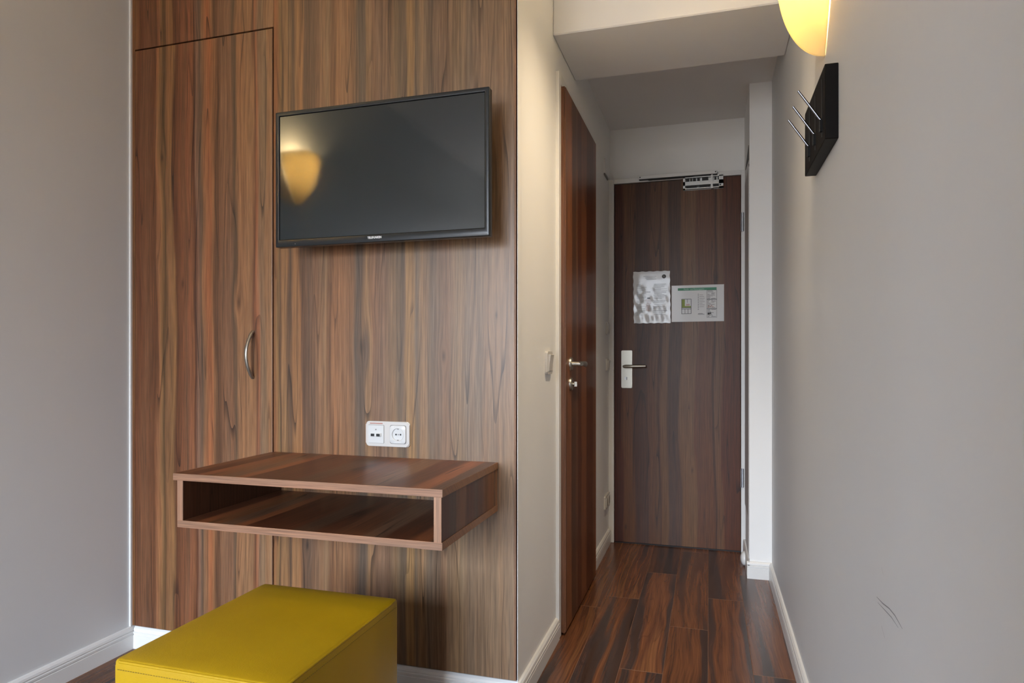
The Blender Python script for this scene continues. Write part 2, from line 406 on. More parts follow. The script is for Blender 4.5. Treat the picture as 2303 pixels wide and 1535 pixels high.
# ------------------------------------------------------------------ room shell
def floor():
    bm = bmesh.new(); lay = bm.loops.layers.float_color.new('plank')
    W = 0.1405; rnd = random.Random(3)
    k0 = -18
    joints = {0: 2.84, 1: 3.212, 2: 2.59, 3: 2.938, 4: 2.27}   # row k spans X from -0.425 + k*W
    for kx in range(-12, 6):
        x0 = -0.4245 + kx * W; x1 = x0 + W
        if x1 < XL - 0.02 or x0 > XR + 0.02: continue
        x0c, x1c = max(x0, XL - 0.03), min(x1, XR + 0.03)
        L = 1.021; j = joints.get(kx, rnd.uniform(2.2, 3.2))
        y = j - math.ceil((j - YB) / L) * L
        while y < YE + 0.05:
            ya, yb = max(y, YB - 0.02), min(y + L, YE + 0.05)
            if yb > ya + 0.01:
                col = (rnd.random(), rnd.random(), rnd.random(), 1); b = 0.0009
                o = [(x0c, ya), (x1c, ya), (x1c, yb), (x0c, yb)]
                i = [(x0c + b, ya + b), (x1c - b, ya + b), (x1c - b, yb - b), (x0c + b, yb - b)]
                vo_ = [bm.verts.new((p[0], p[1], -0.0006)) for p in o]; vi = [bm.verts.new((p[0], p[1], 0.0)) for p in i]
                fs = [bm.faces.new(vi)]
                for q in range(4):
                    f_ = bm.faces.new((vo_[q], vo_[(q + 1) % 4], vi[(q + 1) % 4], vi[q])); f_.material_index = 1; fs.append(f_)
                for f_ in fs:
                    for l in f_.loops: l[lay] = col
            y += L
    box(bm, XL - 0.03, XR + 0.03, YB - 0.02, YE + 0.05, -0.05, -0.001)
    return struct('floor', bm, [m_floor, m_joint])
floor()
T = 0.12
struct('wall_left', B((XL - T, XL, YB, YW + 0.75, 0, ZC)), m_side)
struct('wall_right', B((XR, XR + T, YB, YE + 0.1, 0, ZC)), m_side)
# wall behind the camera, with the window opening
wx0, wx1, wz0, wz1 = -1.78, -0.32, 0.58, 2.28
struct('wall_back', B((XL - T, wx0, YB - T, YB, 0, ZC), (wx1, XR + T, YB - T, YB, 0, ZC), (wx0, wx1, YB - T, YB, 0, wz0), (wx0, wx1, YB - T, YB, wz1, ZC)), m_wall)
struct('wall_light_blocker', B((-0.18, XR, YB, -0.15, 0, ZC)), m_wtop)  # added unseen block, keeps window light off the near right wall
w = thing('window_1', None, None, (wx0, YB, wz0), kind='structure')
f_ = 0.05
struct('window_frame', B((wx0, wx0 + f_, YB - 0.05, YB - 0.005, wz0, wz1), (wx1 - f_, wx1, YB - 0.05, YB - 0.005, wz0, wz1), (wx0, wx1, YB - 0.05, YB - 0.005, wz0, wz0 + f_),
    (wx0, wx1, YB - 0.05, YB - 0.005, wz1 - f_, wz1), ((wx0 + wx1) / 2 - 0.03, (wx0 + wx1) / 2 + 0.03, YB - 0.05, YB - 0.005, wz0, wz1)), m_trim, w)
# front wall behind the wood lining, bathroom block and hall end
struct('wall_front', B((XL - T, XC - 0.012, YW + 0.034, YW + 0.1, 0, ZC)), m_dark)
struct('wall_hall_left', B((XC - 0.0012, XC, YW + 0.001, YW + 0.037, 0, ZC), (XC - 0.10, XC, YW + 0.036, YE + 0.1, 0, ZC)), m_wall)
struct('wall_hall_end', B((XC, XR, YE, YE + 0.1, 0, ZC)), m_wall)
struct('wall_column', B((0.1815, XR, 3.266, YE, 0, ZH + 0.01)), m_wall)
struct('ceiling', B((XL - T, XR + T, YB - T, 2.302, ZC, ZC + 0.05)), m_ceil)
struct('ceiling_beam', bevel(B((XC, XR, 2.302, 2.709, 2.177, ZC + 0.03)), 0.004, 1), m_ceil)
struct('ceiling_hall', B((XC, XR, 2.70, YE + 0.02, ZH, ZH + 0.08)), m_ceil)
# corner sealant strip between the side wall and the lining
struct('trim_1', B((XL, XL + 0.0065, YW - 0.006, YW + 0.03, 0.079, ZC)), m_trim)

# skirting: profile (distance from wall, height) with two grooves
PROF = [(0, 0), (0.014, 0), (0.014, 0.0475), (0.0118, 0.049), (0.0118, 0.0515), (0.0140, 0.0525), (0.0140, 0.0585), (0.0110, 0.060), (0.0110, 0.063), (0.0130, 0.0645), (0.0115, 0.0715), (0.0065, 0.0775), (0, 0.0785)]
def skirt(name, wall, sgn, axis, a, b, prof=PROF):
    bm = bmesh.new()
    prism(bm, [(wall + sgn * d, h) for d, h in prof], axis, a, b)
    return struct(name, bm, m_trim)
skirt('baseboard_left', XL, 1, 'y', YB, YW + 0.02)
skirt('baseboard_right', XR, -1, 'y', -0.15, 3.266)
skirt('baseboard_front', YW + 0.0125, -1, 'x', XL + 0.014, XC, [(d, h) for d, h in PROF])
bm = bmesh.new()
prism(bm, [(XC + d, h) for d, h in PROF], 'y', YW - 0.0015, 2.352); prism(bm, [(XC + d, h) for d, h in PROF], 'y', 3.12, 3.66)
struct('baseboard_hall_left', bm, m_trim)
bm = bmesh.new()
prism(bm, [(3.266 - d, h) for d, h in PROF], 'x', 0.170, XR); prism(bm, [(0.1815 - d * 0.8, h) for d, h in PROF], 'y', 3.255, 3.66)
struct('baseboard_column', bm, m_trim)

# scuff marks on the right wall
wr = bpy.data.objects['wall_right']
for pts, r in (([(1.277, 0.611), (1.235, 0.6145), (1.194, 0.621), (1.16, 0.6225), (1.118, 0.618)], 0.0011),
               ([(1.27, 0.604), (1.225, 0.608), (1.18, 0.612), (1.14, 0.611)], 0.0008),
               ([(1.243, 0.574), (1.222, 0.562)], 0.0010), ([(1.243, 0.672), (1.231, 0.664)], 0.0008)):
    bm = bmesh.new(); ring = []
    a = [bm.verts.new((XR - 0.0003, y, z + r * (0.4 if i in (0, len(pts) - 1) else 1))) for i, (y, z) in enumerate(pts)]
    b = [bm.verts.new((XR - 0.0003, y, z - r * (0.4 if i in (0, len(pts) - 1) else 1))) for i, (y, z) in enumerate(pts)]
    for i in range(len(pts) - 1): bm.faces.new((a[i], a[i + 1], b[i + 1], b[i]))
    o = obj('scuff_mark', bm, m_scuff, wr); o['kind'] = 'structure'

# ------------------------------------------------------------------ wood lining: wardrobe and wall panel
wd = thing('built_in_wardrobe', 'built-in walnut wardrobe with one tall plain door beside the left wall', 'wardrobe', (-1.66, YW + 0.015, 0.0))
zb, zt = 0.0815, 2.105
xs0, xd0, xd1, xp0 = XL + 0.0065, -1.9395, -1.3735, -1.3675
obj('side_frame', B((xs0, xd0 - 0.0012, YW + 0.0015, YW + 0.03, zb, ZC)), m_wtop, wd)
obj('upper_panel', bevel(B((xd0, xp0 - 0.0006, YW, YW + 0.02, zt + 0.005, ZC)), 0.0008, 1), m_wtop, wd)
wdoor = obj('wardrobe_door', bevel(B((xd0 + 0.001, xd1, YW, YW + 0.02, zb, zt)), 0.0011, 2), m_wdoor, wd)
obj('door_edge_band', bevel(B((xd1 - 0.0001, xd1 + 0.0009, YW + 0.0004, YW + 0.019, zb, zt)), 0.0002, 1), m_band_v, wdoor)
bm = bmesh.new()
hp = []
for i in range(25):
    t_ = i / 24.0; a = math.pi * t_
    hp.append((-1.448, YW - 0.001 - 0.034 * math.sin(a) ** 0.9 if 0 < i < 24 else YW + 0.001, 0.957 + 0.156 * t_))
tube(bm, hp, [0.0062 if 2 < i < 22 else 0.0068 for i in range(25)], 12, flat=0.62, up=Vector((1, 0, 0)))
obj('bow_handle', bm, m_nickel, wdoor, 'arched satin metal handle', smooth=50)
obj('carcass', B((XL + 0.004, xp0 + 0.01, YW + 0.0305, YW + 0.0335, zb, ZC)), m_dark, wd)

wp = thing('wood_wall_panel', 'large walnut laminate wall panel behind the television and shelf', 'wall panel', (-0.95, YW + 0.015, 0.0))
obj('panel_board', bevel(B((xp0, -0.5445, YW, YW + 0.02, zb, ZC)), 0.0008, 1), m_panel, wp)
obj('edge_band', bevel(B((-0.5444, -0.5405, YW + 0.0002, YW + 0.0195, zb, ZC)), 0.0004, 1), m_band_v, wp)
obj('backing_board', B((xp0, XC - 0.001, YW + 0.0203, YW + 0.0335, zb, ZC)), m_dark, wp)

# ------------------------------------------------------------------ television
tx0, tx1, tz0, tz1, ty = -1.276, -0.584, 1.3640, 1.7775, 1.735
tv = thing('television', 'wall-mounted flat television with thin black bezel on the walnut panel', 'television', (-0.93, YW - 0.001, 1.36))
bm = bmesh.new()
bx0, bx1, bz0, bz1 = tx0 + 0.0125, tx1 - 0.0125, tz0 + 0.0215, tz1 - 0.0125
def ringframe(bm, ox0, ox1, oz0, oz1, ix0, ix1, iz0, iz1, yf, yb):
    o = [(ox0, oz0), (ox1, oz0), (ox1, oz1), (ox0, oz1)]; i = [(ix0, iz0), (ix1, iz0), (ix1, iz1), (ix0, iz1)]
    of = [bm.verts.new((x, yf, z)) for x, z in o]; inf = [bm.verts.new((x, yf, z)) for x, z in i]
    ob = [bm.verts.new((x, yb, z)) for x, z in o]; ib = [bm.verts.new((x, yb, z)) for x, z in i]
    for q in range(4):
        r_ = (q + 1) % 4
        bm.faces.new((of[q], of[r_], inf[r_], inf[q])); bm.faces.new((of[q], ob[q], ob[r_], of[r_]))
        bm.faces.new((inf[q], inf[r_], ib[r_], ib[q])); bm.faces.new((ob[q], ib[q], ib[r_], ob[r_]))
ringframe(bm, tx0, tx1, tz0, tz1, bx0, bx1, bz0, bz1, ty, ty + 0.028)
bmesh.ops.recalc_face_normals(bm, faces=bm.faces[:])
bevel(bm, 0.0018, 2)
obj('bezel', bm, m_bezel, tv, 'black bezel, wider along the bottom', smooth=40)
obj('screen', B((bx0 + 0.0015, bx1 - 0.0015, ty + 0.0035, ty + 0.02, bz0 + 0.0015, bz1 - 0.0015)), m_screen, tv, 'dark reflective screen, switched off')
bm = bmesh.new()
bb = B((tx0 + 0.07, tx1 - 0.07, ty + 0.028, ty + 0.062, tz0 + 0.045, tz1 - 0.07)); bevel(bb, 0.012, 2)
obj('back_housing', bb, m_tvback, tv)
obj('wall_bracket', B((-1.03, -0.83, ty + 0.06, YW, 1.48, 1.66), (-1.06, -1.035, ty + 0.06, YW - 0.012, 1.44, 1.70), (-0.825, -0.80, ty + 0.06, YW - 0.012, 1.44, 1.70)), m_zinc, tv)
rotY = Matrix.Rotation(math.radians(90), 4, 'X')
text_mesh('TELEFUNKEN', 0.0088, (-0.9375, ty - 0.0003, 1.3768), rotY, m_logo, 'brand_lettering', tv, bold=0.00025, width=0.045)
bm = bmesh.new(); tube(bm, [(-1.206, ty + 0.001, 1.3715), (-1.206, ty - 0.0006, 1.3715)], 0.0011, 10)
obj('status_light', bm, m_grey, tv)

# ------------------------------------------------------------------ socket plate
def wall_socket():
    x0, x1, z0, z1 = -1.0245, -0.8765, 0.7515, 0.8285
    r = thing('double_wall_socket', 'white double outlet plate with data jacks above the walnut shelf', 'socket', ((x0 + x1) / 2, YW, z0))
    bm = prism(bmesh.new(), rrect(x0, x1, z0, z1, 0.010), 'y', YW - 0.009, YW)
    bmesh.ops.bevel(bm, geom=[e for e in bm.edges if all(abs(v.co.y - YW + 0.009) < 1e-6 for v in e.verts)], offset=0.003, segments=3, affect='EDGES')
    obj('cover_frame', bm, m_plastic, r, smooth=40)
    cx = -0.9885
    bm = prism(bmesh.new(), rrect(cx - 0.0265, cx + 0.0265, 0.7615, 0.8165, 0.002), 'y', YW - 0.0112, YW - 0.002)
    d = obj('data_insert', bm, m_plastic_w, r)
    obj('jack_hood', bevel(B((cx - 0.018, cx + 0.018, YW - 0.0155, YW - 0.010, 0.7815, 0.7925)), 0.001, 1), m_plastic_w, d)
    for q in (-0.0095, 0.0095):
        obj('jack_opening', B((cx + q - 0.006, cx + q + 0.006, YW - 0.0160, YW - 0.0112, 0.7825, 0.7905)), m_hole, d)
    bm = prism(bmesh.new(), circle(cx, 0.803, 0.0022, 12), 'y', YW - 0.0118, YW - 0.010)
    obj('screw', bm, m_grey, d)
    obj('label_strip', B((cx - 0.022, cx + 0.022, YW - 0.0094, YW - 0.0088, 0.8205, 0.8235)), m_inkred, r, 'small printed label strip')
    cx = -0.9140; cz = 0.7895
    yf, yd = YW - 0.0125, YW - 0.0096
    bm = bmesh.new(); n_ = 40
    sq = []
    for i in range(n_):
        a_ = 2 * math.pi * (i + 0.5) / n_; c_, s_ = math.cos(a_), math.sin(a_)
        q_ = 1.0 / (abs(c_ / 0.0265) ** 9 + abs(s_ / 0.0275) ** 9) ** (1 / 9.0); sq.append((cx + q_ * c_, cz + q_ * s_, a_))
    r0 = [bm.verts.new((x, YW - 0.002, z)) for x, z, _ in sq]; r1 = [bm.verts.new((x, yf + 0.0008, z)) for x, z, _ in sq]
    r2 = [bm.verts.new((cx + (x - cx) * .96, yf, cz + (z - cz) * .96)) for x, z, _ in sq]
    r3 = [bm.verts.new((cx + 0.0205 * math.cos(a_), yf, cz + 0.0205 * math.sin(a_))) for _, _, a_ in sq]
    r4 = [bm.verts.new((cx + 0.0200 * math.cos(a_), yf - 0.0012, cz + 0.0200 * math.sin(a_))) for _, _, a_ in sq]
    r5 = [bm.verts.new((cx + 0.0188 * math.cos(a_), yf - 0.0006, cz + 0.0188 * math.sin(a_))) for _, _, a_ in sq]
    r6 = [bm.verts.new((cx + 0.0180 * math.cos(a_), yd, cz + 0.0180 * math.sin(a_))) for _, _, a_ in sq]
    for a_, b_ in ((r0, r1), (r1, r2), (r2, r3), (r3, r4), (r4, r5), (r5, r6)):
        for i in range(n_): bm.faces.new((a_[i], a_[(i + 1) % n_], b_[(i + 1) % n_], b_[i]))
    bm.faces.new(r6)
    f = obj('power_insert', bm, m_plastic_w, r, smooth=35)
    obj('seam', prism(bmesh.new(), rrect(cx - 0.0278, cx + 0.0278, cz - 0.0288, cz + 0.0288, 0.006), 'y', YW - 0.00925, YW - 0.0085), m_grey, f)
    obj('seam', prism(bmesh.new(), rrect(-0.9885 - 0.0275, -0.9885 + 0.0275, 0.7607, 0.8175, 0.003), 'y', YW - 0.00925, YW - 0.0085), m_grey, d)
    for dx in (-0.0095, 0.0095):
        obj('pin_hole', prism(bmesh.new(), circle(cx + dx * 0.8 + 0.001, cz, 0.0027, 14), 'y', yd - 0.0006, yd + 0.001), m_hole, f)
    obj('centre_screw', prism(bmesh.new(), circle(cx + 0.001, cz, 0.0020, 12), 'y', yd - 0.0006, yd + 0.001), m_grey, f)
    for dz in (-0.0172, 0.0172):
        obj('earth_clip', B((cx - 0.003, cx + 0.003, yf + 0.001, yd, cz + dz - 0.0012, cz + dz + 0.0012)), m_grey, f)
wall_socket()

# ------------------------------------------------------------------ floating shelf
sx0, sx1, sy0, sz0, sz1, th = -1.356, -0.598, 1.428, 0.575, 0.7175, 0.0185
sh = thing('floating_shelf', 'open walnut box shelf hanging on the panel below the television', 'shelf', (-0.97, YW, sz0))
def board(name, x0, x1, y0, y1, z0, z1, mat, bandmat, parent=sh):
    b_ = obj(name, bevel(B((x0, x1, y0 + 0.001, y1, z0, z1)), 0.0007, 1), mat, parent)
    obj('edge_band', bevel(B((x0, x1, y0, y0 + 0.0012, z0, z1)), 0.0003, 1), bandmat, b_)
    return b_
tb = board('top_board', sx0 - 0.014, sx1 + 0.0015, sy0, YW, sz1 - th, sz1, m_shelf_top, m_band)
obj('side_edge_band', B((sx1 + 0.0015, sx1 + 0.0025, sy0, YW, sz1 - th, sz1)), m_band, tb)
bbd = board('bottom_board', sx0, sx1 + 0.001, sy0, YW, sz0, sz0 + th, m_shelf_top, m_band)
obj('side_edge_band', B((sx1 + 0.001, sx1 + 0.002, sy0, YW, sz0, sz0 + th)), m_band, bbd)
board('side_board', sx0, sx0 + 0.0185, sy0, YW, sz0 + th, sz1 - th, m_shelf_side, m_band_v)
board('side_board', sx1 - 0.0195, sx1, sy0, YW - 0.019, sz0 + th, sz1 - th, m_shelf_side, m_band_v)
obj('mounting_board', B((sx1 - 0.0195, sx1 + 0.0005, YW - 0.0185, YW, sz0 + th, sz1 - th)), m_band_v, sh)

# ------------------------------------------------------------------ ottoman
ox0, ox1, oy0, oy1, oz = -1.124, -0.7365, 1.022, 1.482, 0.4315
ot = thing('ottoman', 'mustard yellow leather cube ottoman with stitched seams in front of the shelf', 'ottoman', ((ox0 + ox1) / 2, (oy0 + oy1) / 2, 0))
bm = bmesh.new()
N = 12
def osurf(u, v, w):
    """unit cube point to padded block"""
    x = ox0 + (ox1 - ox0) * u; y = oy0 + (oy1 - oy0) * v; z = 0.012 + (oz - 0.012) * w
    cx_, cy_ = (u - .5) * 2, (v - .5) * 2
    if w > 0.999: z += 0.006 * (1 - cx_ ** 4) * (1 - cy_ ** 4)
    bul = 0.004 * (1 - (2 * w - 1) ** 4)
    if u < 0.001: x -= bul * (1 - cy_ ** 4)
    if u > 0.999: x += bul * (1 - cy_ ** 4)
    if v < 0.001: y -= bul * (1 - cx_ ** 4)
    if v > 0.999: y += bul * (1 - cx_ ** 4)
    return (x, y, z)
grid = {}
def gv(i, j, l):
    k_ = (i, j, l)
    if k_ not in grid: grid[k_] = bm.verts.new(osurf(i / N, j / N, l / N))
    return grid[k_]
for i in range(N):
    for j in range(N):
        for l in (0, N): bm.faces.new((gv(i, j, l), gv(i + 1, j, l), gv(i + 1, j + 1, l), gv(i, j + 1, l)))
        for l in (0, N): bm.faces.new((gv(i, l, j), gv(i + 1, l, j), gv(i + 1, l, j + 1), gv(i, l, j + 1)))
        for l in (0, N): bm.faces.new((gv(l, i, j), gv(l, i + 1, j), gv(l, i + 1, j + 1), gv(l, i, j + 1)))
bmesh.ops.recalc_face_normals(bm, faces=bm.faces[:])
se = [e for e in bm.edges if len(e.link_faces) == 2 and e.calc_face_angle() > 0.9]
bmesh.ops.bevel(bm, geom=se, offset=0.0075, segments=4, profile=0.5, affect='EDGES')
body = obj('cover', bm, m_leather, ot, smooth=60)
bm = bmesh.new()
zz = oz - 0.0045; e_ = 0.0022
loop = [(ox0 + 0.012, oy0 + e_), (ox1 - 0.012, oy0 + e_), (ox1 - e_, oy0 + 0.012), (ox1 - e_, oy1 - 0.012), (ox1 - 0.012, oy1 - e_), (ox0 + 0.012, oy1 - e_), (ox0 + e_, oy1 - 0.012), (ox0 + e_, oy0 + 0.012)]
pts = []
for a, b in zip(loop, loop[1:] + loop[:1]):
    n_ = 14 if math.hypot(a[0] - b[0], a[1] - b[1]) > 0.1 else 2
    for i in range(n_): pts.append((a[0] + (b[0] - a[0]) * i / n_, a[1] + (b[1] - a[1]) * i / n_, zz))
tube(bm, pts + [pts[0]], 0.0031, 8)
obj('piping', bm, m_leather, ot, smooth=60)
# stitches below the top seam
bm = bmesh.new(); zs = oz - 0.0185
for a, b in (((ox0 + 0.01, oy0 - 0.0015), (ox1 - 0.01, oy0 - 0.0015)), ((ox1 + 0.0015, oy0 + 0.01), (ox1 + 0.0015, oy1 - 0.01))):
    n_ = int(math.hypot(a[0] - b[0], a[1] - b[1]) / 0.0062)
    dx, dy = (b[0] - a[0]) / n_, (b[1] - a[1]) / n_
    for i in range(n_):
        px, py = a[0] + dx * i, a[1] + dy * i
        tube(bm, [(px, py, zs), (px + dx * 0.6, py + dy * 0.6, zs)], 0.0007, 5)
o = obj('stitching', bm, m_thread, ot)
# upright corner seams
for (x, y) in ((ox0 + 0.0028, oy0 + 0.0028), (ox1 - 0.0028, oy0 + 0.0028), (ox1 - 0.0028, oy1 - 0.0028)):
    bm = bmesh.new(); tube(bm, [(x, y, 0.015), (x, y, 0.2), (x, y, oz - 0.012)], 0.0016, 8)
    obj('corner_seam', bm, m_leather, ot, smooth=60)
for fx in (ox0 + 0.04, ox1 - 0.04):
    for fy in (oy0 + 0.04, oy1 - 0.04):
        obj('foot', prism(bmesh.new(), circle(fx, fy, 0.018, 20), 'z', 0.0, 0.013), m_hole, ot)

# ------------------------------------------------------------------ bathroom door (in the hall's left wall)
d1 = thing('door_1', None, None, (XC, 2.72, 0), kind='structure')
ly0, ly1, lz1, lx0, lx1 = 2.388, 3.075, 2.028, XC + 0.004, -0.5065
fo = 0.0125
struct('door_frame', bevel(B((XC - 0.002, XC + fo, 2.350, ly0 - 0.001, 0, 2.072)), 0.003, 2), m_trim, d1)
struct('door_frame', bevel(B((XC - 0.002, XC + fo, ly1 + 0.001, 3.12, 0, 2.072)), 0.003, 2), m_trim, d1)
struct('door_frame', bevel(B((XC - 0.002, XC + fo, ly0 - 0.001, ly1 + 0.001, lz1 + 0.004, 2.072)), 0.003, 2), m_trim, d1)
bm = B((lx0, lx1, ly0, ly1, 0.008, lz1)); bmesh.ops.remove_doubles(bm, verts=bm.verts[:], dist=1e-6)
bmesh.ops.bevel(bm, geom=bm.edges[:], offset=0.004, segments=4, affect='EDGES')
leaf = struct('door_leaf', bm, m_bath, d1, smooth=50)
# lever on round rose
def rose(y, z, r, name, par):
    bm = bmesh.new(); N_ = 28
    prof_ = [(r, lx1 - 0.001), (r, lx1 + 0.004), (r * 0.9, lx1 + 0.008), (0.0001, lx1 + 0.009)]
    vr = [[bm.verts.new((x, y + rr * math.cos(2 * math.pi * i / N_), z + rr * math.sin(2 * math.pi * i / N_))) for i in range(N_)] for rr, x in prof_]
    for a, b in zip(vr, vr[1:]):
        for i in range(N_): bm.faces.new((a[i], a[(i + 1) % N_], b[(i + 1) % N_], b[i]))
    return struct(name, bm, m_nickel, par, smooth=50)
hy, hz = 2.475, 1.002
rose(hy, hz, 0.0255, 'handle_rose', d1)
bm = bmesh.new()
tube(bm, [(lx1, hy, hz), (lx1 + 0.04, hy, hz)], 0.0095, 14)
tube(bm, [(lx1 + 0.036, hy - 0.008, hz), (lx1 + 0.040, hy + 0.004, hz), (lx1 + 0.043, hy + 0.03, hz + 0.001), (lx1 + 0.042, hy + 0.07, hz), (lx1 + 0.040, hy + 0.10, hz - 0.002), (lx1 + 0.037, hy + 0.118, hz - 0.003)],
     [0.008, 0.0100, 0.0088, 0.0098, 0.0112, 0.0095], 14, flat=0.8)
struct('door_lever', bm, m_nickel, d1, smooth=50)
rose(hy, hz - 0.077, 0.0255, 'lock_rose', d1)
bm = bmesh.new(); tube(bm, [(lx1 + 0.006, hy, hz - 0.077), (lx1 + 0.017, hy, hz - 0.077)], 0.006, 14)
box(bm, lx1 + 0.016, lx1 + 0.026, hy - 0.002, hy + 0.002, hz - 0.086, hz - 0.068)
struct('lock_turn', bm, m_nickel, d1, smooth=50)

# ------------------------------------------------------------------ entry door
d2 = thing('door_2', None, None, (-0.17, YD, 0), kind='structure')
ex0, ex1, ez1 = -0.503, 0.1605, 1.9855
struct('door_frame', bevel(B((XC, ex0 - 0.002, YD - 0.012, YE, 0, 2.013)), 0.003, 2), m_trim, d2)
struct('door_frame', bevel(B((ex1 + 0.002, 0.1815, YD - 0.008, YE, 0, 2.013)), 0.002, 2), m_trim, d2)
struct('door_frame', bevel(B((ex0 - 0.002, ex1 + 0.002, YD - 0.008, YE, ez1 + 0.003, 2.013)), 0.002, 2), m_trim, d2)
struct('door_leaf', bevel(B((ex0, ex1, YD, YD + 0.035, 0.007, ez1)), 0.0015, 2), m_entry, d2)
struct('door_threshold', B((ex0, ex1, YD + 0.004, YE, 0.0, 0.006)), m_hole, d2)
px0, px1, pz0, pz1 = -0.464, -0.4045, 0.8585, 1.066
bm = prism(bmesh.new(), rrect(px0, px1, pz0, pz1, 0.006), 'y', YD - 0.010, YD)
bmesh.ops.bevel(bm, geom=[e for e in bm.edges if all(abs(v.co.y - YD + 0.010) < 1e-6 for v in e.verts)], offset=0.002, segments=2, affect='EDGES')
struct('handle_plate', bm, m_nickel, d2, smooth=40)
bm = bmesh.new(); lzz = 0.978; lxx = -0.437
tube(bm, [(lxx, YD - 0.008, lzz), (lxx, YD - 0.05, lzz)], 0.0085, 14, up=Vector((0, 0, 1)))
tube(bm, [(lxx - 0.013, YD - 0.046, lzz), (lxx, YD - 0.050, lzz), (lxx + 0.04, YD - 0.050, lzz + 0.001), (lxx + 0.108, YD - 0.046, lzz + 0.002)], [0.006, 0.0095, 0.0085, 0.0075], 14)
struct('door_lever', bm, m_nickel, d2, smooth=50)
cxx, czz = -0.4385, 0.909
bm = prism(bmesh.new(), circle(cxx, czz + 0.003, 0.0095, 20), 'y', YD - 0.0125, YD - 0.009)
struct('lock_cylinder', bm, m_steel, d2)
struct('key_slot', B((cxx + 0.004, cxx + 0.0065, YD - 0.0130, YD - 0.012, czz - 0.006, czz + 0.010)), m_hole, d2)
for z0, z1 in ((1.688, 1.786), (0.346, 0.444)):
    bm = B((ex1 + 0.001, ex1 + 0.0045, YD - 0.014, YD - 0.002, z0, z1)); tube(bm, [(ex1 + 0.0085, YD - 0.016, z0), (ex1 + 0.0085, YD - 0.016, z1)], 0.0065, 12)
    for t_ in (z0 + (z1 - z0) / 3, z0 + 2 * (z1 - z0) / 3): tube(bm, [(ex1 + 0.0085, YD - 0.016, t_ - 0.001), (ex1 + 0.0085, YD - 0.016, t_ + 0.001)], 0.0072, 12)
    struct('door_hinge', bm, m_zinc, d2, smooth=40)

# door closer at the top of the entry door
dc = thing('door_closer', 'grey metal door closer with slide rail at the top of the entry door', 'door closer', (-0.03, YD, 1.925))
cx0, cx1, cz0, cz1 = -0.132, 0.0725, 1.9245, 1.9905
bm = B((cx0, cx1, YD - 0.006, YD, cz0, cz1))
obj('mounting_plate', bm, m_steel, dc)
bm = bmesh.new()
for z0, z1 in ((cz0 + 0.001, cz0 + 0.006), (cz0 + 0.0205, cz0 + 0.041), (cz1 - 0.006, cz1 - 0.001)): box(bm, cx0, cx1, YD - 0.030, YD - 0.005, z0, z1)
box(bm, cx0, cx0 + 0.010, YD - 0.030, YD - 0.005, cz0 + 0.001, cz1 - 0.001); box(bm, cx1 - 0.022, cx1, YD - 0.030, YD - 0.005, cz0 + 0.001, cz1 - 0.001)
box(bm, 0.010, 0.020, YD - 0.031, YD - 0.005, cz0 - 0.002, cz1 + 0.004)
obj('closer_body', bm, m_steel, dc)
for x0, x1 in ((cx0 + 0.014, -0.062), (-0.050, 0.006), (0.022, 0.052)): obj('slot', B((x0, x1, YD - 0.0285, YD - 0.006, cz0 + 0.008, cz0 + 0.019)), m_hole, dc)
for x0, x1 in ((cx0 + 0.014, cx0 + 0.03), (cx0 + 0.036, cx0 + 0.044), (cx0 + 0.05, cx0 + 0.064), (-0.06, -0.048), (-0.035, -0.005), (0.028, 0.036), (0.045, 0.056)): obj('slot', B((x0, x1, YD - 0.0285, YD - 0.006, cz0 + 0.044, cz0 + 0.058)), m_hole, dc)
for x, z in ((-0.056, cz0 + 0.0135), (0.0575, cz0 + 0.0135)):
    obj('screw', prism(bmesh.new(), circle(x, z, 0.0042, 14), 'y', YD - 0.0315, YD - 0.029), m_hole, dc)
rx0, rx1, rz0 = -0.3655, 0.0415, 1.9975
rail = obj('slide_rail', bevel(B((rx0, rx1, YD - 0.034, YD - 0.0085, rz0, rz0 + 0.0185)), 0.0015, 1), m_trim, dc, 'pale slide rail')
for x in (rx0 + 0.006, rx1 - 0.008): obj('screw', prism(bmesh.new(), circle(x, rz0 + 0.0095, 0.0032, 12), 'y', YD - 0.0348, YD - 0.033), m_hole, rail)
bm = bmesh.new()
tube(bm, [(rx0 + 0.05, YD - 0.022, rz0 - 0.004), (-0.10, YD - 0.030, rz0 - 0.005), (0.012, YD - 0.026, rz0 - 0.002)], 0.0042, 8, flat=1.6)
box(bm, rx0 + 0.0, rx1 - 0.0, YD - 0.030, YD - 0.009, rz0 - 0.003, rz0 + 0.001)
obj('arm', bm, m_tvback, dc)

